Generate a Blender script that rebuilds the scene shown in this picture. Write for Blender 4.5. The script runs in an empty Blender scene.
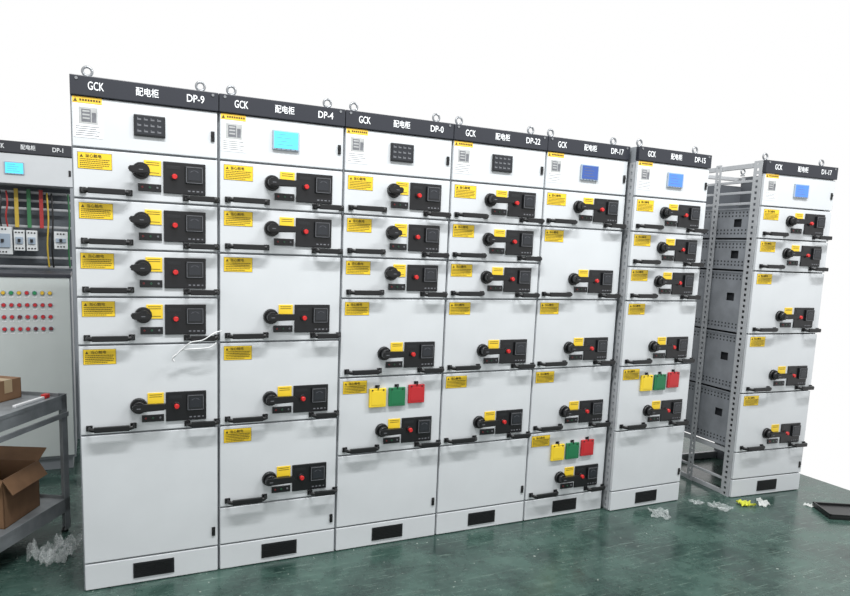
import bpy, bmesh, math, random
from mathutils import Vector, Matrix, noise
random.seed(4)
COL=bpy.context.scene.collection
PI=math.pi
# ---------------- camera ----------------
f,ppy,ps,ph,ro,cx,cy,cz=689.5172,344.0266,0.4528,0.1382,0.0409,0.0614,-3.2175,1.5692
F=Vector((math.sin(ps)*math.cos(ph),math.cos(ps)*math.cos(ph),-math.sin(ph)))
R0=Vector((math.cos(ps),-math.sin(ps),0)); U0=R0.cross(F)
R=math.cos(ro)*R0+math.sin(ro)*U0; U=-math.sin(ro)*R0+math.cos(ro)*U0
cd=bpy.data.cameras.new('camera'); cam=bpy.data.objects.new('camera',cd); COL.objects.link(cam)
M=Matrix.Identity(4)
for i in range(3): M[i][0]=R[i]; M[i][1]=U[i]; M[i][2]=-F[i]; M[i][3]=(cx,cy,cz)[i]
cam.matrix_world=M; cd.sensor_width=36; cd.lens=36*f/850; cd.shift_y=(ppy-298)/850
bpy.context.scene.camera=cam
bpy.context.scene.view_settings.view_transform='Standard'
def onZ(u,v,Z):
    d=(F*f+R*(u-425)-U*(v-ppy)).normalized(); t=(Z-cz)/d.z; return Vector((cx,cy,cz))+d*t
# ---------------- materials ----------------
def lin(c):
    return tuple(((v/255)/12.92 if v/255<=.04045 else ((v/255+.055)/1.055)**2.4) for v in c)+(1,)
def mat(name,rgb,rough=.5,metal=0,var=.0,scale=6,emit=0,bump=0,alpha=1,trans=0,coat=0):
    m=bpy.data.materials.new(name); m.use_nodes=True; nt=m.node_tree; b=nt.nodes['Principled BSDF']
    c=lin(rgb)
    b.inputs['Base Color'].default_value=c; b.inputs['Roughness'].default_value=rough; b.inputs['Metallic'].default_value=metal
    b.inputs['Alpha'].default_value=alpha; b.inputs['Transmission Weight'].default_value=trans; b.inputs['Coat Weight'].default_value=coat
    if emit: b.inputs['Emission Color'].default_value=c; b.inputs['Emission Strength'].default_value=emit
    tc=nt.nodes.new('ShaderNodeTexCoord'); n=nt.nodes.new('ShaderNodeTexNoise'); n.inputs['Scale'].default_value=scale; n.inputs['Detail'].default_value=5
    nt.links.new(tc.outputs['Object'],n.inputs['Vector'])
    if var:
        r=nt.nodes.new('ShaderNodeValToRGB')
        r.color_ramp.elements[0].position=.3; r.color_ramp.elements[1].position=.7
        r.color_ramp.elements[0].color=tuple(max(0,v*(1-var)) for v in c[:3])+(1,); r.color_ramp.elements[1].color=tuple(min(1,v*(1+var)) for v in c[:3])+(1,)
        nt.links.new(n.outputs['Fac'],r.inputs['Fac']); nt.links.new(r.outputs['Color'],b.inputs['Base Color'])
    if bump:
        n2=nt.nodes.new('ShaderNodeTexNoise'); n2.inputs['Scale'].default_value=220; nt.links.new(tc.outputs['Object'],n2.inputs['Vector'])
        bp=nt.nodes.new('ShaderNodeBump'); bp.inputs['Strength'].default_value=bump; bp.inputs['Distance'].default_value=.001
        nt.links.new(n2.outputs['Fac'],bp.inputs['Height']); nt.links.new(bp.outputs['Normal'],b.inputs['Normal'])
    return m
steel=mat('painted_steel',(201,205,208),.34,var=.055,scale=2.5,bump=.15)
bodym=mat('steel_body_seam_shade',(140,145,150),.5,var=.04,scale=3)  # body colour darkened to paint deeper shade into the gaps between doors
fasc=mat('charcoal_fascia',(36,39,47),.4,var=.05)
blackp=mat('black_plastic',(15,16,18),.38,var=.1)
blackg=mat('black_gloss_panel',(17,18,21),.32,var=.05)
white=mat('white_print',(235,238,240),.5,var=.01)
whitec=mat('white_card',(222,224,226),.5,var=.03)
cabl=mat('cable_sheath',(205,207,208),.45,var=.05)
greyp=mat('grey_print',(105,107,112),.5,var=.2,scale=60)
dimp=mat('dim_print',(66,68,74),.5,var=.2,scale=60)
photog=mat('grey_photo_print',(168,170,170),.5,var=.15,scale=45)
yel=mat('yellow_label',(230,195,38),.5,var=.04)
yelp=mat('yellow_plate',(232,198,48),.45,var=.05)
orange=mat('orange_strip',(236,192,60),.5,var=.05)
ink=mat('black_ink',(75,62,18),.6,var=.1)
blk=mat('dark_rivet',(30,30,32),.5,var=.1)
red=mat('red_plastic',(190,35,35),.35,var=.05)
redl=mat('red_lamp',(190,35,42),.3,var=.1)
grnl=mat('green_lamp',(35,140,85),.3,var=.1)
yell=mat('yellow_lamp',(220,180,50),.3,var=.1)
blkl=mat('dark_lamp',(110,35,42),.3,var=.1)
dimr=mat('dim_red_lamp',(120,35,38),.3,var=.1); dimg=mat('dim_green_lamp',(40,85,60),.3,var=.1)
tagY=mat('yellow_tag',(225,195,45),.45,var=.04); tagG=mat('green_tag',(25,108,68),.45,var=.04); tagR=mat('red_tag',(178,36,42),.45,var=.04)
lcdC=mat('cyan_screen',(80,200,240),.3,var=.05,emit=.6); lcdB=mat('blue_screen',(70,118,205),.3,var=.05,emit=.45); lcdD=mat('dim_blue_screen',(52,80,145),.3,var=.05,emit=.25); lcdK=mat('dark_screen',(36,39,44),.25,var=.1)
bez=mat('grey_bezel',(150,165,180),.4,var=.05); bezk=mat('black_bezel',(26,28,31),.35,var=.05)
vent=mat('dark_vent',(22,24,27),.5,var=.1)
zinc=mat('zinc_steel',(140,143,146),.35,metal=.7,var=.1,scale=12)
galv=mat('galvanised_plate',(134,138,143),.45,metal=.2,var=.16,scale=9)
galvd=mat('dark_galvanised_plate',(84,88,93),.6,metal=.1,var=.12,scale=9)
hole_shade=mat('painted_hole_shade',(36,39,43),.6,var=.1)  # dark colour standing in for shade inside holes and window cutouts
frame=mat('grey_frame_steel',(174,177,180),.42,metal=.15,var=.08,scale=8)
darkin=mat('interior_plate',(84,90,96),.6,var=.15)
cartm=mat('cart_grey_steel',(124,129,132),.5,metal=.15,var=.22,scale=12)
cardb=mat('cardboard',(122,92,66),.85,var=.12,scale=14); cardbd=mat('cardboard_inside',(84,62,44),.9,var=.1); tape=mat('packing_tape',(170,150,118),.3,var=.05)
conm=mat('console_paint',(200,207,205),.45,var=.03)
film=mat('clear_film',(225,230,230),.2,alpha=.22,var=.05,scale=20)
foam=mat('white_scrap',(225,228,226),.5,alpha=.6,var=.08,scale=30)
ysc=mat('yellow_scrap',(195,200,60),.5,var=.15,scale=30)
copperR=mat('red_busbar',(165,42,42),.5,var=.08); busY=mat('yellow_busbar',(190,162,55),.5,var=.08); busG=mat('green_busbar',(45,112,68),.5,var=.08)
brk=mat('breaker_white',(205,209,210),.4,var=.03)
# floor
fm=bpy.data.materials.new('green_floor_paint'); fm.use_nodes=True; nt=fm.node_tree; b=nt.nodes['Principled BSDF']; L=nt.links
tc=nt.nodes.new('ShaderNodeTexCoord')
def fnoise(scale,detail,rough,vec=None):
    n=nt.nodes.new('ShaderNodeTexNoise'); n.inputs['Scale'].default_value=scale; n.inputs['Detail'].default_value=detail; n.inputs['Roughness'].default_value=rough
    L.new(vec if vec else tc.outputs['Object'],n.inputs['Vector']); return n
def framp(src,p0,p1,c0,c1):
    r=nt.nodes.new('ShaderNodeValToRGB'); r.color_ramp.elements[0].position=p0; r.color_ramp.elements[1].position=p1; r.color_ramp.elements[0].color=c0; r.color_ramp.elements[1].color=c1; L.new(src,r.inputs['Fac']); return r
g_=lambda v:(v,v,v,1)
n1=fnoise(2.8,12,.74); r1=framp(n1.outputs['Fac'],.36,.66,lin((27,46,42)),lin((66,91,83)))
cur=r1.outputs['Color']
def fmix(cur,fac,col,mode='MIX'):
    m=nt.nodes.new('ShaderNodeMixRGB'); m.blend_type=mode; L.new(fac,m.inputs['Fac']); L.new(cur,m.inputs['Color1']); m.inputs['Color2'].default_value=col; return m.outputs['Color']
for rz,sc,p in ((.5,(1.6,34,1),.585),(-.75,(1.3,42,1),.60),(1.3,(2,30,1),.60),(.1,(1.4,38,1),.61)):
    mp=nt.nodes.new('ShaderNodeMapping'); mp.inputs['Scale'].default_value=sc; mp.inputs['Rotation'].default_value=(0,0,rz); L.new(tc.outputs['Object'],mp.inputs['Vector'])
    n2=fnoise(2.0,10,.75,mp.outputs['Vector']); cur=fmix(cur,framp(n2.outputs['Fac'],p,p+.05,g_(0),g_(.5)).outputs['Color'],lin((122,142,132)))
n3=fnoise(14,8,.7); cur=fmix(cur,framp(n3.outputs['Fac'],.58,.68,g_(0),g_(.5)).outputs['Color'],lin((18,30,28)))
n5=fnoise(42,3,.6); cur=fmix(cur,framp(n5.outputs['Fac'],.69,.72,g_(0),g_(.8)).outputs['Color'],lin((185,192,184)))
L.new(cur,b.inputs['Base Color'])
r4=nt.nodes.new('ShaderNodeMapRange'); r4.inputs['From Min'].default_value=.35; r4.inputs['From Max'].default_value=.65; r4.inputs['To Min'].default_value=.12; r4.inputs['To Max'].default_value=.36; L.new(n1.outputs['Fac'],r4.inputs['Value']); L.new(r4.outputs['Result'],b.inputs['Roughness'])
b.inputs['Specular IOR Level'].default_value=.42
bp=nt.nodes.new('ShaderNodeBump'); bp.inputs['Strength'].default_value=.12; bp.inputs['Distance'].default_value=.002; L.new(n3.outputs['Fac'],bp.inputs['Height']); L.new(bp.outputs['Normal'],b.inputs['Normal'])
# ---------------- mesh builder ----------------
class MB:
    def __init__(s): s.bm=bmesh.new()
    def box(s,x0,x1,y0,y1,z0,z1,bev=0,mi=0,rot=None):
        t=bmesh.new(); bmesh.ops.create_cube(t,size=1)
        bmesh.ops.transform(t,matrix=Matrix.Translation(((x0+x1)/2,(y0+y1)/2,(z0+z1)/2))@Matrix.Diagonal((abs(x1-x0),abs(y1-y0),abs(z1-z0),1)),verts=t.verts)
        if bev: bmesh.ops.bevel(t,geom=t.edges[:],offset=bev,segments=2,affect='EDGES',profile=.6)
        if rot: bmesh.ops.transform(t,matrix=rot,verts=t.verts)
        s.add(t,mi); return s
    def add(s,t,mi):
        vm={v:s.bm.verts.new(v.co) for v in t.verts}
        for fc in t.faces:
            try: n=s.bm.faces.new([vm[v] for v in fc.verts]); n.material_index=mi; n.smooth=fc.smooth
            except ValueError: pass
        t.free()
    def cyl(s,p0,p1,r0,r1=None,seg=20,mi=0):
        r1=r0 if r1 is None else r1; p0=Vector(p0); p1=Vector(p1); d=p1-p0
        t=bmesh.new(); bmesh.ops.create_cone(t,cap_ends=True,segments=seg,radius1=r0,radius2=r1,depth=d.length)
        q=d.to_track_quat('Z','Y').to_matrix().to_4x4()
        bmesh.ops.transform(t,matrix=Matrix.Translation((p0+p1)/2)@q,verts=t.verts)
        for fc in t.faces: fc.smooth=len(fc.verts)==4
        s.add(t,mi); return s
    def tube(s,path,r,seg=10,closed=False,mi=0,sq=1.0):
        P=[Vector(p) for p in path]; n=len(P); rings=[]; up=None
        for i in range(n):
            a=P[(i-1)%n] if (closed or i>0) else P[i]; c=P[(i+1)%n] if (closed or i<n-1) else P[i]
            t=(c-a).normalized()
            if up is None: up=Vector((0,0,1)) if abs(t.z)<.9 else Vector((0,1,0))
            u=(up-t*up.dot(t)).normalized(); w=t.cross(u); up=u
            rings.append([s.bm.verts.new(P[i]+u*r*sq*math.cos(2*PI*k/seg)+w*r*math.sin(2*PI*k/seg)) for k in range(seg)])
        for i in range(n if closed else n-1):
            A=rings[i]; B=rings[(i+1)%n]
            for k in range(seg):
                fc=s.bm.faces.new([A[k],A[(k+1)%seg],B[(k+1)%seg],B[k]]); fc.smooth=True; fc.material_index=mi
        if not closed:
            for rg in (rings[0],rings[-1]):
                fc=s.bm.faces.new(rg); fc.material_index=mi
        return s
    def prism(s,pts,y0,y1,mi=0,bev=0):
        t=bmesh.new(); A=[t.verts.new((x,y0,z)) for x,z in pts]; B=[t.verts.new((x,y1,z)) for x,z in pts]
        t.faces.new(A); t.faces.new(B[::-1]); n=len(pts)
        for i in range(n): t.faces.new([A[i],B[i],B[(i+1)%n],A[(i+1)%n]])
        bmesh.ops.recalc_face_normals(t,faces=t.faces[:])
        if bev: bmesh.ops.bevel(t,geom=t.edges[:],offset=bev,segments=2,affect='EDGES')
        s.add(t,mi); return s
    def text(s,body,size,x,y,z,mi=0,align='LEFT',bold=0,sx=1):
        me=text_mesh(body,size,align,bold); t=bmesh.new(); t.from_mesh(me)
        bmesh.ops.transform(t,matrix=Matrix.Translation((x,y,z))@Matrix.Diagonal((sx,1,1,1))@Matrix.Rotation(PI/2,4,'X'),verts=t.verts); s.add(t,mi); return s
    def mesh(s,name,mats):
        me=bpy.data.meshes.new(name); bmesh.ops.recalc_face_normals(s.bm,faces=s.bm.faces[:]) ; s.bm.to_mesh(me); s.bm.free()
        for m in (mats if isinstance(mats,(list,tuple)) else [mats]): me.materials.append(m)
        return me
TC={}
def text_mesh(body,size,align,bold):
    k=(body,size,align,bold)
    if k in TC: return TC[k]
    c=bpy.data.curves.new('lettering','FONT'); c.body=body; c.size=size; c.align_x=align; c.align_y='CENTER'; c.extrude=.0004; c.offset=bold; c.resolution_u=3
    o=bpy.data.objects.new('lettering',c); COL.objects.link(o); bpy.context.view_layer.update()
    me=bpy.data.meshes.new_from_object(o.evaluated_get(bpy.context.evaluated_depsgraph_get()))
    bpy.data.objects.remove(o); TC[k]=me; return me
def inst(name,me,parent=None,loc=(0,0,0),rot=(0,0,0),label=None):
    o=bpy.data.objects.new(name,me); COL.objects.link(o); o.parent=parent; o.location=loc; o.rotation_euler=rot
    if label: o['label']=label
    return o
def tag(o,label,cat,group=None,kind=None):
    if label: o['label']=label
    if cat: o['category']=cat
    if group: o['group']=group
    if kind: o['kind']=kind
    return o
def build(name,mb,m,parent=None,loc=(0,0,0),rot=(0,0,0)): return inst(name,mb.mesh(name,m),parent,loc,rot)
def spline(pts,n=8):
    out=[]; P_=[Vector(p) for p in pts]
    for i in range(len(P_)-1):
        p0=P_[max(0,i-1)];p1=P_[i];p2=P_[i+1];p3=P_[min(len(P_)-1,i+2)]
        for k in range(n):
            t=k/n; out.append(.5*((2*p1)+(-p0+p2)*t+(2*p0-5*p1+4*p2-p3)*t*t+(-p0+3*p1-3*p2+p3)*t**3))
    out.append(P_[-1]); return out
# ---------------- shared sub-part meshes ----------------
W=.577; H=W/2; K=W/.6
def panel_mesh(name,w,h,t=.02):
    b=MB(); b.box(-w/2+.0045,w/2-.0045,0,t,.004,h-.004,.003)
    return b.mesh(name,steel)
def handle_mesh(L=.165):
    b=MB(); h=L/2
    path=[(-h,0,.0),(-h,-.018,0),(-h+.003,-.03,0),(-h+.012,-.037,-.001),(-h*.6,-.038,-.001),(h*.6,-.038,-.001),(h-.012,-.037,-.001),(h-.003,-.03,0),(h,-.018,0),(h,0,0)]
    b.tube(path,.0065,10,sq=1.5)
    for x in (-h,h): b.box(x-.013,x+.013,-.007,0,-.013,.013,.003)
    b.box(-h*.8,h*.8,-.0455,-.031,-.0125,.0115,.003)
    return b.mesh('handle',blackp)
handleL=handle_mesh(.175); handleR=handle_mesh(.130)
def warn_mesh():
    b=MB(); b.box(-.064,.064,-.001,.0,-.033,.033,mi=1); b.box(-.0626,.0626,-.0016,-.0005,-.0316,.0316)
    b.prism([(-.056,.013),(-.043,.013),(-.0495,.025)],-.0022,-.0014,1)
    b.text('当心触电',.0155,-.036,-.0024,.019,1)
    for k,(x0,x1) in enumerate(((-.056,.056),(-.056,.050),(-.056,.056),(-.056,.052),(-.056,.03))):
        z=.006-k*.0078; x=x0
        while x<x1:
            w=random.uniform(.003,.006); b.box(x,min(x+w,x1),-.0022,-.0014,z-.0017,z+.0017,mi=1); x+=w+.0018
    return b.mesh('warning_label',[yel,ink])
warnM=warn_mesh()
def plate_mesh():
    b=MB(); b.box(-.034,.034,-.003,0,-.031,.031,.001)
    for z in (.022,.013,-.02): b.box(-.026,.026,-.0036,-.003,z-.0012,z+.0012,mi=1)
    return b.mesh('switch_plate',[yelp,ink])
plateM=plate_mesh()
def rotary_mesh(L,flip=False):
    b=MB(); b.cyl((0,0,0),(0,-.016,0),.036,.033,28); b.cyl((0,-.016,0),(0,-.04,0),.026,.023,24)
    pts=[(.026,.014),(.03,0),(.026,-.014),(-.02,-.016),(-L+.01,-.013),(-L,-.004),(-L,.012),(-L+.012,.015),(-.02,.016)]
    if flip: pts=[(-x,z) for x,z in pts][::-1]
    b.prism(pts,-.062,-.034,bev=.004)
    b.box(-.012,.004,-.0635,-.0615,-.0015,.0015,mi=1)
    return b.mesh('rotary_handle',[blackp,greyp])
rotS=rotary_mesh(.052); rotL=rotary_mesh(.112,True)
def ctrl_mesh():
    b=MB(); b.box(-.087,.087,-.008,0,-.067,.067,.003)
    for x,w in ((.018,.010),(.036,.009),(.054,.011),(.072,.006)): b.box(x-w/2,x+w/2,-.009,-.008,-.0545,-.049,mi=1)
    b.box(-.075,-.02,-.009,-.0078,.036,.05,.0005,mi=2)
    return b.mesh('control_panel',[blackg,greyp,bezk])
ctrlM=ctrl_mesh()
def ammeter_mesh():
    b=MB(); b.box(-.037,.037,-.012,0,-.037,.037,.003,mi=1)
    for a in (((-.034,.034),(.0318,.0335)),((-.034,.034),(-.0335,-.0318)),((-.034,-.0323),(-.0335,.0335)),((.0323,.034),(-.0335,.0335))):
        b.box(a[0][0],a[0][1],-.0135,-.0115,a[1][0],a[1][1],mi=0)
    b.box(-.026,.026,-.0132,-.0118,-.022,.026,mi=2)
    b.prism([(-.018,.012),(-.012,.018),(.0,.021),(.012,.018),(.018,.012),(.016,.011),(.0,.019),(-.016,.011)],-.0138,-.013,3)
    return b.mesh('ammeter',[greyp,bezk,lcdK,dimp])
ammM=ammeter_mesh()
def stop_mesh():
    b=MB(); b.cyl((0,0,0),(0,-.006,0),.017,.016,24,mi=1); b.cyl((0,-.006,0),(0,-.018,0),.010,.012,20); b.cyl((0,-.018,0),(0,-.024,0),.012,.009,20)
    return b.mesh('stop_button',[red,bezk])
stopM=stop_mesh()
def indic_mesh():
    b=MB(); b.box(-.046,.046,-.007,0,-.016,.016,.002)
    for x,mi in ((-.030,1),(0,2),(.030,3)): b.cyl((x,-.006,.001),(x,-.011,.001),.0048,.004,14,mi=mi)
    return b.mesh('indicator_box',[blackg,dimr,dimg,greyp])
indM=indic_mesh()
def meter_mesh(screen,bz,mode):
    b=MB(); b.box(-.062,.062,-.010,0,-.044,.044,.004)
    b.box(-.055,.055,-.0115,-.0095,-.036,.037,mi=1)
    if mode=='dark':
        for r in range(3):
            for c in range(4):
                w=.015; x=-.041+c*.026; z=.024-r*.024
                b.box(x-w/2,x+w/2,-.0125,-.0112,z-.003,z+.003,mi=2); b.box(x-w/2,x-w/4,-.0125,-.0112,z+.004,z+.007,mi=2)
    else:
        for r in range(4):
            b.box(-.043,-.043+(.05,.07,.06,.075)[r],-.0122,-.0112,.024-r*.015,.026-r*.015,mi=2)
        for c in range(5): b.cyl((-.043+c*.0215,-.009,-.040),(-.043+c*.0215,-.012,-.040),.0025,mi=2,seg=8)
    return b.mesh('power_meter',[bz,screen,greyp])
meters={'dark':meter_mesh(lcdK,bezk,'dark'),'cyan':meter_mesh(lcdC,bez,'lcd'),'blue':meter_mesh(lcdB,bez,'lcd'),'dim':meter_mesh(lcdD,bez,'lcd')}
def doc_mesh():
    b=MB(); b.box(-.054,.054,-.0012,0,-.066,.066)
    b.box(-.034,.036,-.0018,-.001,-.012,.054,mi=1)
    b.box(-.024,.010,-.0024,-.0017,-.004,.046,mi=2); b.box(.014,.030,-.0024,-.0017,-.004,.034,mi=2)
    for z in (.038,.024,.010): b.box(-.020,.006,-.0028,-.0023,z-.003,z+.003,mi=1)
    for k in range(5): b.box(-.046,(.043,.03,.044,.034,.040)[k],-.0018,-.001,-.024-k*.0085,-.0215-k*.0085,mi=2)
    return b.mesh('document_card',[white,photog,greyp])
docM=doc_mesh()
def strip_mesh():
    b=MB(); b.box(-.054,.054,-.0012,0,-.012,.012); b.prism([(-.05,-.008),(-.036,-.008),(-.043,.007)],-.002,-.001,1)
    x=-.028
    while x<.048: b.box(x,x+.007,-.002,-.001,-.004,.004,mi=1); x+=.010
    return b.mesh('caution_strip',[orange,ink])
stripM=strip_mesh()
def lock_mesh():
    b=MB(); b.box(-.008,.008,-.006,0,-.022,.022,.003); b.cyl((0,-.005,.004),(0,-.010,.004),.0065,seg=14); return b.mesh('door_lock',blackp)
lockM=lock_mesh()
def eye_mesh():
    b=MB(); b.cyl((0,0,0),(0,0,.006),.017,.015,18); b.cyl((0,0,.006),(0,0,.016),.008,seg=12)
    b.tube([(.018*math.cos(a),0,.032+.018*math.sin(a)) for a in [2*PI*k/20 for k in range(20)]],.0055,8,closed=True)
    return b.mesh('lifting_eye',zinc)
eyeM=eye_mesh()
def ventm():
    b=MB(); b.box(-.088,.088,-.003,0,-.036,.036,.001)
    for k in range(7):
        z=-.028+k*.0093; b.box(-.08,.08,-.006,-.002,z-.0022,z+.0022,mi=1)
    return b.mesh('vent_grille',[vent,blackp])
ventM=ventm()
def ladder(b,axis,fixed,w0,w1,z0,z1,t=.003,pitch=.045,mi=0,e=.33):
    def bb(a0,a1,c0,c1):
        if axis=='y': b.box(fixed,fixed+t,a0,a1,c0,c1,mi=mi)
        else: b.box(a0,a1,fixed,fixed+t,c0,c1,mi=mi)
    q=(w1-w0)*e; bb(w0,w0+q,z0,z1); bb(w1-q,w1,z0,z1)
    n=int((z1-z0)/pitch); pt=(z1-z0)/n
    for i in range(n+1):
        zc=z0+i*pt; bb(w0+q,w1-q,max(z0,zc-pt*.27),min(z1,zc+pt*.27))
pcache={}
def get_panel(name,w,h,t=.02):
    k=(name,round(w,3),round(h,3))
    if k not in pcache: pcache[k]=panel_mesh(name,w,h,t)
    return pcache[k]
def drawer(cab,z0,z1,w,k,short):
    h=z1-z0; d=inst('drawer',get_panel('drawer',w,h),cab,(0,0,z0)); X=lambda v:(v-.3)*k
    inst('warning_label',warnM,d,(X(.088),0,h-.050)); sm=short and h<.3
    inst('switch_plate',plateM,d,(X(.318),0,.143))
    inst('rotary_handle',rotS if sm else rotL,d,(X(.270) if sm else X(.245),-.003,.128 if sm else .119))
    inst('indicator_box',indM,d,(X(.305),0,.060))
    inst('control_panel',ctrlM,d,(X(.452),0,.108)); inst('ammeter',ammM,d,(X(.492),-.008,.124)); inst('stop_button',stopM,d,(X(.407),-.008,.112))
    inst('handle',handleL,d,(X(.130),0,.032)); inst('handle',handleR,d,(X(.524),0,.026))
    return d
GR='white switchgear cabinets standing in the front row'
ZH=1.918; base_top=.126
def cabinet(x,y,th,mods,lower,meter,texts,label,w=W,openleft=False,perf=False,short=False):
    k=w/.6; h=w/2; X=lambda v:(v-.3)*k
    c=bpy.data.objects.new('switchgear_cabinet',None); COL.objects.link(c); c.empty_display_size=.2
    c.location=(x+h*math.cos(th),y+h*math.sin(th),0); c.rotation_euler=(0,0,th); tag(c,label,'electrical cabinet',GR)
    D=.8
    b=MB()
    if not openleft:
        xo=.004 if perf else 0
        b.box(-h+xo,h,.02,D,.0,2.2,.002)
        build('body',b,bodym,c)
        if perf:
            b=MB(); ladder(b,'y',-h-.0005,.021,.062,.01,2.11,t=.003,pitch=.04); build('frame_post',b,frame,c)
    else:
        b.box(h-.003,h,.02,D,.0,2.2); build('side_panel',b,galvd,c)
        b=MB(); b.box(-h+.03,h-.004,D-.006,D-.002,.33,2.13); build('added_dark_back',b,galvd,c)  # dark panel added at the open back so the gaps look darker
        for (yy0,yy1) in ((.022,.088),(.36,.41),(D-.045,D)):
            b=MB(); ladder(b,'y',-h-.001,yy0,yy1,.0,2.2,t=.003,pitch=.036,e=.36)
            if yy0<.1: ladder(b,'x',.0225,-h+.003,-h+.04,0,2.2,t=.003,pitch=.04)
            build('frame_post',b,frame,c)
        b=MB(); ladder(b,'x',.0225,h-.045,h-.003,0,2.2,t=.003,pitch=.04); build('frame_post',b,frame,c)
        for z in (0.0,.1,.29,1.93,2.0,2.07,2.16):
            b=MB(); b.box(-h+.004,-h+.02,.088,D-.01,z,z+(.03 if z in (0.0,.29,2.16) else .016),.002); build('frame_rail',b,frame,c)
        for a in ((-h,h,.02,.06,2.165,2.19),(-h,h,D-.04,D,2.165,2.19),(-h+.003,h-.003,D-.03,D,.0,.05)): b=MB(); b.box(*a,.002); build('frame_beam',b,frame,c)
        zz=[.33,.71,1.10,1.51,1.716,1.92]
        for z0,z1 in zip(zz[:-1],zz[1:]):
            b=MB(); x0=-h+.006; x1=x0+.003; zb=z0+.003; zt=z1-.010; wy0,wy1=.15,.215; wz=(zb+zt)/2+.03 if zt-zb>.3 else (zb+zt)/2; wh=.026
            b.box(x0,x1,.08,wy0,zb,zt); b.box(x0,x1,wy1,.76,zb,zt); b.box(x0,x1,wy0,wy1,zb,wz-wh); b.box(x0,x1,wy0,wy1,wz+wh,zt)
            for a in (zb,zt-.010): b.box(x0-.005,x0,.09,.76,a,a+.010,mi=0)
            b.box(x0+.02,x0+.022,wy0-.02,wy1+.02,wz-wh-.02,wz+wh+.02,mi=1)  # dark sheet behind the cutout paints the shade inside
            rows=[zb+.028,zb+.05,zt-.05,zt-.028]
            for q in range(20):
                for zr in rows: b.cyl((x0-.0008,.11+q*.03,zr),(x0+.002,.11+q*.03,zr),.0062,seg=8,mi=1)  # solid dark discs, hole shade put in as colour
            build('partition_plate',b,[galv,hole_shade],c)
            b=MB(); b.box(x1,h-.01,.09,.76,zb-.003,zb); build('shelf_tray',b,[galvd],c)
    b=MB(); b.box(-h,h,-.008,.02,2.122,2.2,.003); fa=build('fascia',b,fasc,c)
    for t,xx,sz,sx in ((texts[0],.098,.046,.62),(texts[1],.30,.037,.82),(texts[2],.50,.044,.82)):
        inst('lettering',MB().text(t,sz,0,0,0,0,'CENTER',.0003,sx).mesh('lettering',white),fa,(X(xx),-.0086,2.161))
    for xx in (.025,.575): inst('fascia_screw',MB().cyl((0,0,0),(0,-.003,0),.006,seg=12).mesh('fascia_screw',zinc),fa,(X(xx),-.008,2.187))
    hd=inst('header_door',get_panel('header_door',w,.202),c,(0,0,ZH+.001))
    inst('power_meter',meters[meter],hd,(X(.308),0,.110)); inst('caution_strip',stripM,hd,(X(.064),0,.187)); inst('document_card',docM,hd,(X(.066),0,.106)); inst('door_lock',lockM,hd,(X(.575),0,.095))
    z1=ZH
    for z0 in mods: drawer(c,z0,z1,w,k,short); z1=z0
    if lower:
        ld=inst('lower_door',get_panel('lower_door',w,z1-base_top),c,(0,0,base_top)); inst('door_lock',lockM,ld,(X(.575),0,.075 if z1>.4 else .06))
    bpn=inst('base_panel',get_panel('base_panel',w,base_top),c,(0,.0,0)); inst('vent_grille',ventM,bpn,(0,0,.064))
    for xx in (-h+.065,h-.065):
        for yy in (.07,D-.07): inst('lifting_eye',eyeM,c,(xx,yy,2.2))
    return c
P=.5799
A=[1.716,1.51,1.308,1.103,.71]; B=[1.716,1.51,1.103,.71,.312]; C_=[1.716,1.51,1.308,.91,.508]; E=[1.716,1.308,.91,.53,.126]
cabs=[
 cabinet(0,0,0,A,True,'dark',('GCK','配电柜','DP-9'),'leftmost white cabinet, dark meter and tall blank bottom door, next to the shelf cart',short=True),
 cabinet(P,0,0,B,True,'cyan',('GCK','配电柜','DP-4'),'white cabinet with bright cyan screen, second from the left'),
 cabinet(2*P,0,0,C_,True,'dark',('GCK','配电柜','DP-0'),'white cabinet with dark meter and hanging colour tags, third from the left',short=True),
 cabinet(3*P,0,0,C_,True,'dark',('GCK','配电柜','DP-22'),'white cabinet with dark meter and no hanging tags, fourth from the left'),
 cabinet(4*P,0,0,E,False,'dim',('GCK','配电柜','DP-17'),'white cabinet with dim blue screen and colour tags near the floor, fifth from left'),
 cabinet(5*P+.016,-.055,0,C_,True,'blue',('GCK','配电柜','DP-15'),'last cabinet of the joined row, blue screen and colour tags, standing slightly forward',perf=True),
 cabinet(3.868,-.144,-.0761,B,True,'blue',('GCK','配电柜','D1-17'),'separate open-sided cabinet at far right showing its perforated frame and side plates',w=.625,openleft=True)]
# ---------------- hanging tags ----------------
def tagmesh(m):
    b=MB(); b.box(-.046,.046,-.007,.006,-.098,-.0,.003); b.box(-.034,.034,-.0085,-.006,-.086,-.016,.001)
    b.cyl((-.03,-.006,-.008),(-.03,-.010,-.008),.004,seg=10,mi=1); b.cyl((.03,-.006,-.008),(.03,-.010,-.008),.004,seg=10,mi=1)
    return b.mesh('hanging_tag',[m,blk])
def hook():
    b=MB(); b.tube([(0,.006,.010),(0,-.004,.010),(0,-.009,.005),(0,-.009,-.004)],.003,8); b.box(-.012,.012,.003,.007,.002,.016,.001); return b.mesh('hook',blackp)
tm={'yellow':tagmesh(tagY),'green':tagmesh(tagG),'red':tagmesh(tagR)}; hk=hook()
bpy.context.view_layer.update()
for ci,zt,where in ((2,.850,'on the third cabinet from the left'),(4,.452,'low on the fifth cabinet near the floor'),(5,.852,'on the last joined cabinet with the blue screen')):
    for n,(colr,xx) in enumerate((('yellow',.213),('green',.325),('red',.440))):
        dz=(0,.0,.010)[n]
        o=inst('hanging_tag',tm[colr],None,cabs[ci].matrix_world@Vector(((xx-.3)*K,-.0075,zt+dz)))
        tag(o,colr+' plastic tag hanging '+where,'tag','coloured plastic tags hanging on the drawers'); inst('hook',hk,o)
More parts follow.
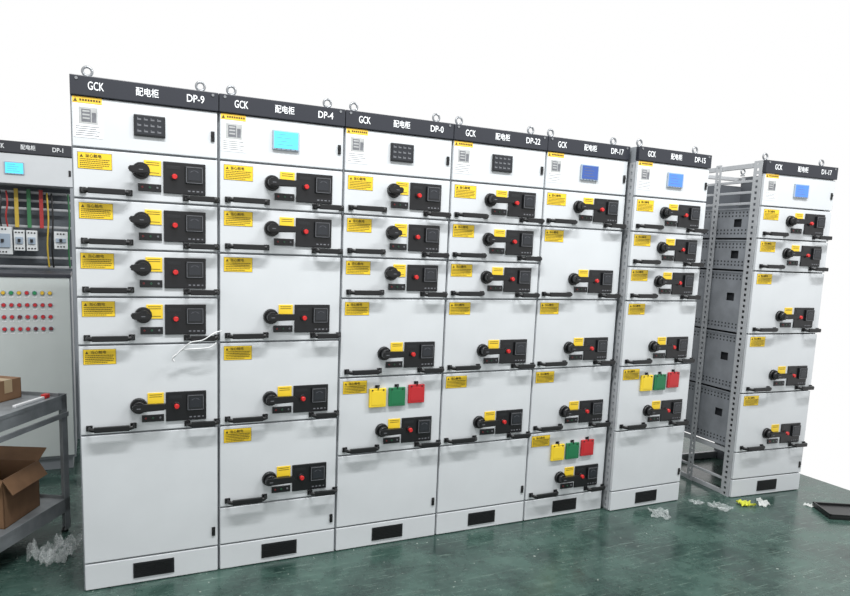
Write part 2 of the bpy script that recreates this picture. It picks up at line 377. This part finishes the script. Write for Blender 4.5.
# ---------------- cable on first cabinet ----------------
b=MB()
b.tube(spline([(.585,-.032,1.16),(.55,-.058,1.155),(.50,-.062,1.125),(.45,-.058,1.115),(.42,-.05,1.09),(.39,-.045,1.06),(.415,-.045,1.08),(.47,-.056,1.085),(.53,-.054,1.09),(.56,-.052,1.11)]),.003,8)
b.tube(spline([(.39,-.045,1.06),(.375,-.04,1.045),(.38,-.04,1.03)]),.0045,8)
o=build('hanging_cable',b,cabl); tag(o,'thin white cable looped over a drawer handle of the leftmost cabinet','cable')
# ---------------- rear cabinet ----------------
rc=bpy.data.objects.new('open_switchgear_cabinet',None); COL.objects.link(rc); rc.location=(-.325,2.58,0); tag(rc,'open-fronted cabinet with blue screen and exposed breakers, behind the row at far left','electrical cabinet')
b=MB(); h=.289
b.box(-h,h,.02,.7,1.9,2.2,.002); b.box(-h,-h+.03,.0,.04,0,1.9); b.box(h-.03,h,.0,.04,0,1.9); b.box(-h,h,.68,.7,0,1.9); b.box(-h,h,.02,.68,0,.1); build('body',b,bodym,rc)
b=MB(); b.box(-h+.002,h-.002,.30,.31,.1,1.9); build('mounting_plate',b,darkin,rc)
b=MB(); b.box(-h,h,-.008,.02,2.119,2.2,.003); fa=build('fascia',b,fasc,rc)
for t,xx,sz,sx in (('GCK',-.18,.046,.7),('配电柜',.0,.037,.85),('DP-1',.19,.044,.85)): inst('lettering',MB().text(t,sz,0,0,0,0,'CENTER',.0003,sx).mesh('lettering',white),fa,(xx,-.0086,2.16))
hd=inst('header_door',get_panel('header_door',W,.215),rc,(0,0,1.902)); inst('power_meter',meters['cyan'],hd,(-.09,0,.11)); inst('door_lock',lockM,hd,(.26,0,.1))
for z in (1.85,1.79,1.73,1.60,1.37,1.30): b=MB(); b.box(-h+.03,h-.03,.2,.22,z,z+.018,.002); b.box(-h+.03,h-.03,.2,.24,z,z+.004); build('rail',b,frame,rc)
for x,m in ((-.10,busY),(-.02,busG),(.06,copperR)): b=MB(); b.box(x-.013,x+.013,.16,.175,1.60,1.88,.001); b.cyl((x,.16,1.80),(x,.152,1.80),.007,seg=8); build('busbar',b,m,rc)
for x0,x1,z0,z1 in ((-.25,-.13,1.40,1.60),(-.12,-.05,1.43,1.58),(-.04,.03,1.43,1.58),(.14,.23,1.45,1.58)):
    b=MB(); xm=(x0+x1)/2; b.box(x0,x1,.1,.2,z0,z1,.004); b.box(x0+.012,x1-.012,.085,.105,z0+.05,z1-.05,.003,mi=2); b.box(xm-.009,xm+.009,.07,.09,(z0+z1)/2-.012,(z0+z1)/2+.012,.002,mi=1)
    for q in (-.02,0,.02): b.cyl((xm+q,.105,z1-.018),(xm+q,.096,z1-.018),.006,seg=8,mi=1); b.cyl((xm+q,.105,z0+.018),(xm+q,.096,z0+.018),.006,seg=8,mi=1)
    build('breaker',b,[brk,blackp,bez],rc)
for x,m in ((.10,busY),(.13,blackp),(.24,busG),(-.2,blackp),(-.16,copperR)):
    b=MB(); lo=1.31 if x>0 else 1.6
    b.tube(spline([(x,.15,1.86),(x+.006,.13,lo+(1.86-lo)*.65),(x-.006,.13,lo+(1.86-lo)*.3),(x,.16,lo)]),.006,8); build('wire',b,m,rc)
# ---------------- console ----------------
co=bpy.data.objects.new('control_console',None); COL.objects.link(co); co.location=(-.42,1.82,0); tag(co,'pale grey control panel with rows of small coloured lamps behind the shelf cart','control panel')
b=MB(); b.box(-.5,.36,.015,.4,.08,1.30,.004); b.box(-.48,.34,.04,.38,0,.08); build('body',b,bodym,co)
b=MB(); b.box(-.49,.35,.0,.016,.10,1.285,.004); build('front_panel',b,conm,co)
b=MB(); b.box(-.5,.36,-.01,.41,1.285,1.31,.004); build('top_rim',b,fasc,co)
cols=[[yell,grnl,yell,grnl,yell,redl,grnl,yell],[redl]*8,[redl,blkl,redl,redl,blkl,redl,redl,redl],[blkl,redl,redl,redl,redl,redl,blkl,redl]]
lm={}
def lamp(m):
    if m.name not in lm: lm[m.name]=MB().cyl((0,0,0),(0,-.005,0),.0145,seg=16,mi=1).cyl((0,-.005,0),(0,-.016,0),.0125,.010,14).box(-.012,.012,-.001,.0,-.03,-.023,mi=2).mesh('indicator_lamp',[m,bez,white])
    return lm[m.name]
for r in range(4):
    for c in range(9):
        inst('indicator_lamp',lamp(cols[r][c%8]),co,(-.107+.043*c,0,(1.185,1.108,1.032,.955)[r]))
# ---------------- cart ----------------
hd_=math.radians(30.5); P0=Vector((-.07,.75,0)); u=Vector((math.sin(hd_),math.cos(hd_),0)); rgt=Vector((math.cos(hd_),-math.sin(hd_),0))
LW,LL=.56,.95; cc=P0-rgt*LW/2-u*LL/2
ct=bpy.data.objects.new('shelf_cart',None); COL.objects.link(ct); ct.location=cc; ct.rotation_euler=(0,0,-hd_); tag(ct,'grey steel two-tier shelf cart at the left edge, left of the cabinets','cart')
def tray(z,nm,lip=.018):
    b=MB(); w,l=LW/2,LL/2; b.box(-w,w,-l,l,z-.004,z)
    for a in ((-w,-w+.003,-l,l),(w-.003,w,-l,l),(-w,w,-l,-l+.003),(-w,w,l-.003,l)): b.box(*a,z-.055,z+lip,.001)
    return build(nm,b,cartm,ct)
tray(.725,'top_tray'); tray(.17,'bottom_tray')
for sx in (-1,1):
    for sy in (-1,1):
        b=MB(); x=sx*(LW/2-.0); y=sy*(LL/2)
        b.box(x,x-sx*.045,y,y-sy*.003,.015,.745,.0008); b.box(x,x-sx*.003,y,y-sy*.045,.015,.745,.0008); p=build('post',b,cartm,ct)
        b=MB(); b.cyl((x-sx*.02,y-sy*.02,0),(x-sx*.02,y-sy*.02,.02),.018,.014,14); inst('foot',b.mesh('foot',blackp),p)
b=MB(); b.box(LW/2-.002,LW/2+.008,-LL/2,LL/2,.625,.65,.001); build('side_rail',b,cartm,ct)
def carton(name,sx,sy,sz,openf,loc,rz,label):
    o=bpy.data.objects.new(name,None); COL.objects.link(o); o.location=loc; o.rotation_euler=(0,0,rz); tag(o,label,'box','cardboard boxes on the shelf cart')
    b=MB(); x,y=sx/2,sy/2; t=.005
    b.box(-x,x,-y,y,0,t); b.box(-x,-x+t,-y,y,0,sz); b.box(x-t,x,-y,y,0,sz); b.box(-x,x,-y,-y+t,0,sz); b.box(-x,x,y-t,y,0,sz)
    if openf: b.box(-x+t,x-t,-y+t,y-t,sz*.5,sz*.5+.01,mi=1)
    build('carton_body',b,[cardb,cardbd],o)
    if openf:
        for (ax,ay,s_,rot) in ((x,0,1,1.0),(-x,0,-1,-.7)):
            m_=Matrix.Translation((ax,0,sz))@Matrix.Rotation(rot,4,'Y'); b=MB(); b.box(0 if s_>0 else -sx*.3,sx*.3 if s_>0 else 0,-y,y,-.004,0,rot=m_); build('flap',b,cardb,o)
        for (ay,s_,rot) in ((-y,-1,.9),(y,1,.5)):
            m_=Matrix.Translation((0,ay,sz))@Matrix.Rotation(rot,4,'X'); b=MB(); b.box(-x,x,-sy*.3 if s_<0 else 0,0 if s_<0 else sy*.3,-.004,0,rot=m_); build('flap',b,cardb,o)
    else:
        for a in ((-x,x,-y,-.001),(-x,x,.001,y)): b=MB(); b.box(*a,sz,sz+.004); build('flap',b,cardb,o)
        b=MB(); b.box(-x-.001,x+.001,-.025,.025,sz+.004,sz+.005); b.box(x,x+.001,-.025,.025,sz-.06,sz+.005); build('tape',b,tape,o)
    return o
Mc=Matrix.Translation(cc)@Matrix.Rotation(-hd_,4,'Z')
carton('cardboard_box',.28,.31,.24,True,Mc@Vector((.06,.20,.1705)),-hd_+.1,'open brown cardboard box with raised flaps on the lower shelf of the cart')
carton('cardboard_box',.17,.17,.10,False,Mc@Vector((-.02,.34,.7255)),-hd_-.1,'small closed brown cardboard box on top of the cart')
b=MB(); b.box(-.11,.10,-.009,.009,0,.012,.002); b.box(.10,.135,-.014,.014,-.0,.022,.004,mi=1)
o=build('flat_bar_tool',b,[whitec,red],None,Mc@Vector((.19,.31,.7255)),(0,0,1.0)); tag(o,'pale flat bar with a red end lying on top of the cart','tool')
# ---------------- floor & litter ----------------
b=MB(); b.box(-4,4.84,-6,4.5,-.05,0); fl=build('floor',b,fm); fl['kind']='structure'
def crumple(name,m,sx,sy,hz,loc,seed,label,cat='litter',grp=None,n=14):
    t=bmesh.new()
    bmesh.ops.create_grid(t,x_segments=n,y_segments=n,size=.5)
    off=Vector((seed*7.3,seed*3.1,seed*1.7))
    for v in t.verts:
        c=v.co.copy(); q=noise.noise_vector(c*3.2+off); q2=noise.noise_vector(c*8+off)
        ang=math.atan2(c.y,c.x); v.co=c*(.8+.35*noise.noise(Vector((math.cos(ang)*1.6,math.sin(ang)*1.6,seed))))*1.1; v.co+=Vector((q.x,q.y,0))*.12; v.co.z=abs(q.z)*.9+abs(q2.z)*.5
        v.co.x*=sx; v.co.y*=sy; v.co.z*=hz
    zm=min(v.co.z for v in t.verts)
    for v in t.verts: v.co.z-=zm
    b=MB(); b.add(t,0); o=build(name,b,m,None,(loc[0],loc[1],.0005),(0,0,seed)); tag(o,label,cat,grp); return o
g='scraps of packaging on the floor'
crumple('plastic_scrap',film,.17,.12,.04,onZ(660,515,0),1,'clear crumpled film on the floor in front of the last joined cabinet','litter',g)
crumple('plastic_scrap',film,.14,.10,.04,onZ(720,508,0),2,'small clear film scrap on the floor left of the separate cabinet','litter',g)
crumple('plastic_scrap',ysc,.10,.08,.04,onZ(745,505,0),3,'yellow crumpled packet on the floor before the separate cabinet','litter',g)
crumple('plastic_scrap',foam,.12,.08,.035,onZ(763,504,0),4,'white crumpled packet beside the yellow one before the separate cabinet','litter',g)
crumple('plastic_scrap',foam,.06,.05,.02,onZ(809,506,0),5,'tiny white paper scrap right of the separate cabinet','litter',g)
crumple('plastic_scrap',film,.10,.07,.03,onZ(697,503,0),6,'clear film scrap on the floor between the last two cabinets','litter',g)
crumple('plastic_bag',film,.21,.18,.17,onZ(56,558,0),7,'clear crumpled plastic bag on the floor between cart and leftmost cabinet','bag',None,n=26)
q=onZ(850,514,0); b=MB(); b.box(-.17,.17,-.11,.11,0,.022,.004); b.box(-.17,.17,-.11,-.098,.02,.034,.002); b.box(-.17,.17,.098,.11,.02,.034,.002); b.box(-.17,-.158,-.11,.11,.02,.034,.002)
o=build('dark_tray',b,blackp,None,(q.x-.02,q.y,0),(0,0,-.5)); tag(o,'flat dark slab-like tray on the floor at the right edge','tray')
# ---------------- light ----------------
w=bpy.data.worlds.new('world'); bpy.context.scene.world=w; w.use_nodes=True
w.node_tree.nodes['Background'].inputs[0].default_value=(1,1,1,1); w.node_tree.nodes['Background'].inputs[1].default_value=1.0
def area(n,loc,sx,sy,e,rot=(0,0,0)):
    l=bpy.data.lights.new(n,'AREA'); l.shape='RECTANGLE'; l.size=sx; l.size_y=sy; l.energy=e; o=bpy.data.objects.new(n,l); o.location=loc; o.rotation_euler=rot; COL.objects.link(o)
area('ceiling_light',(.5,-1.5,4.3),1.6,.2,130,(.32,0,0)); area('ceiling_light',(3.6,-1.5,4.3),1.6,.2,122,(.32,0,0))
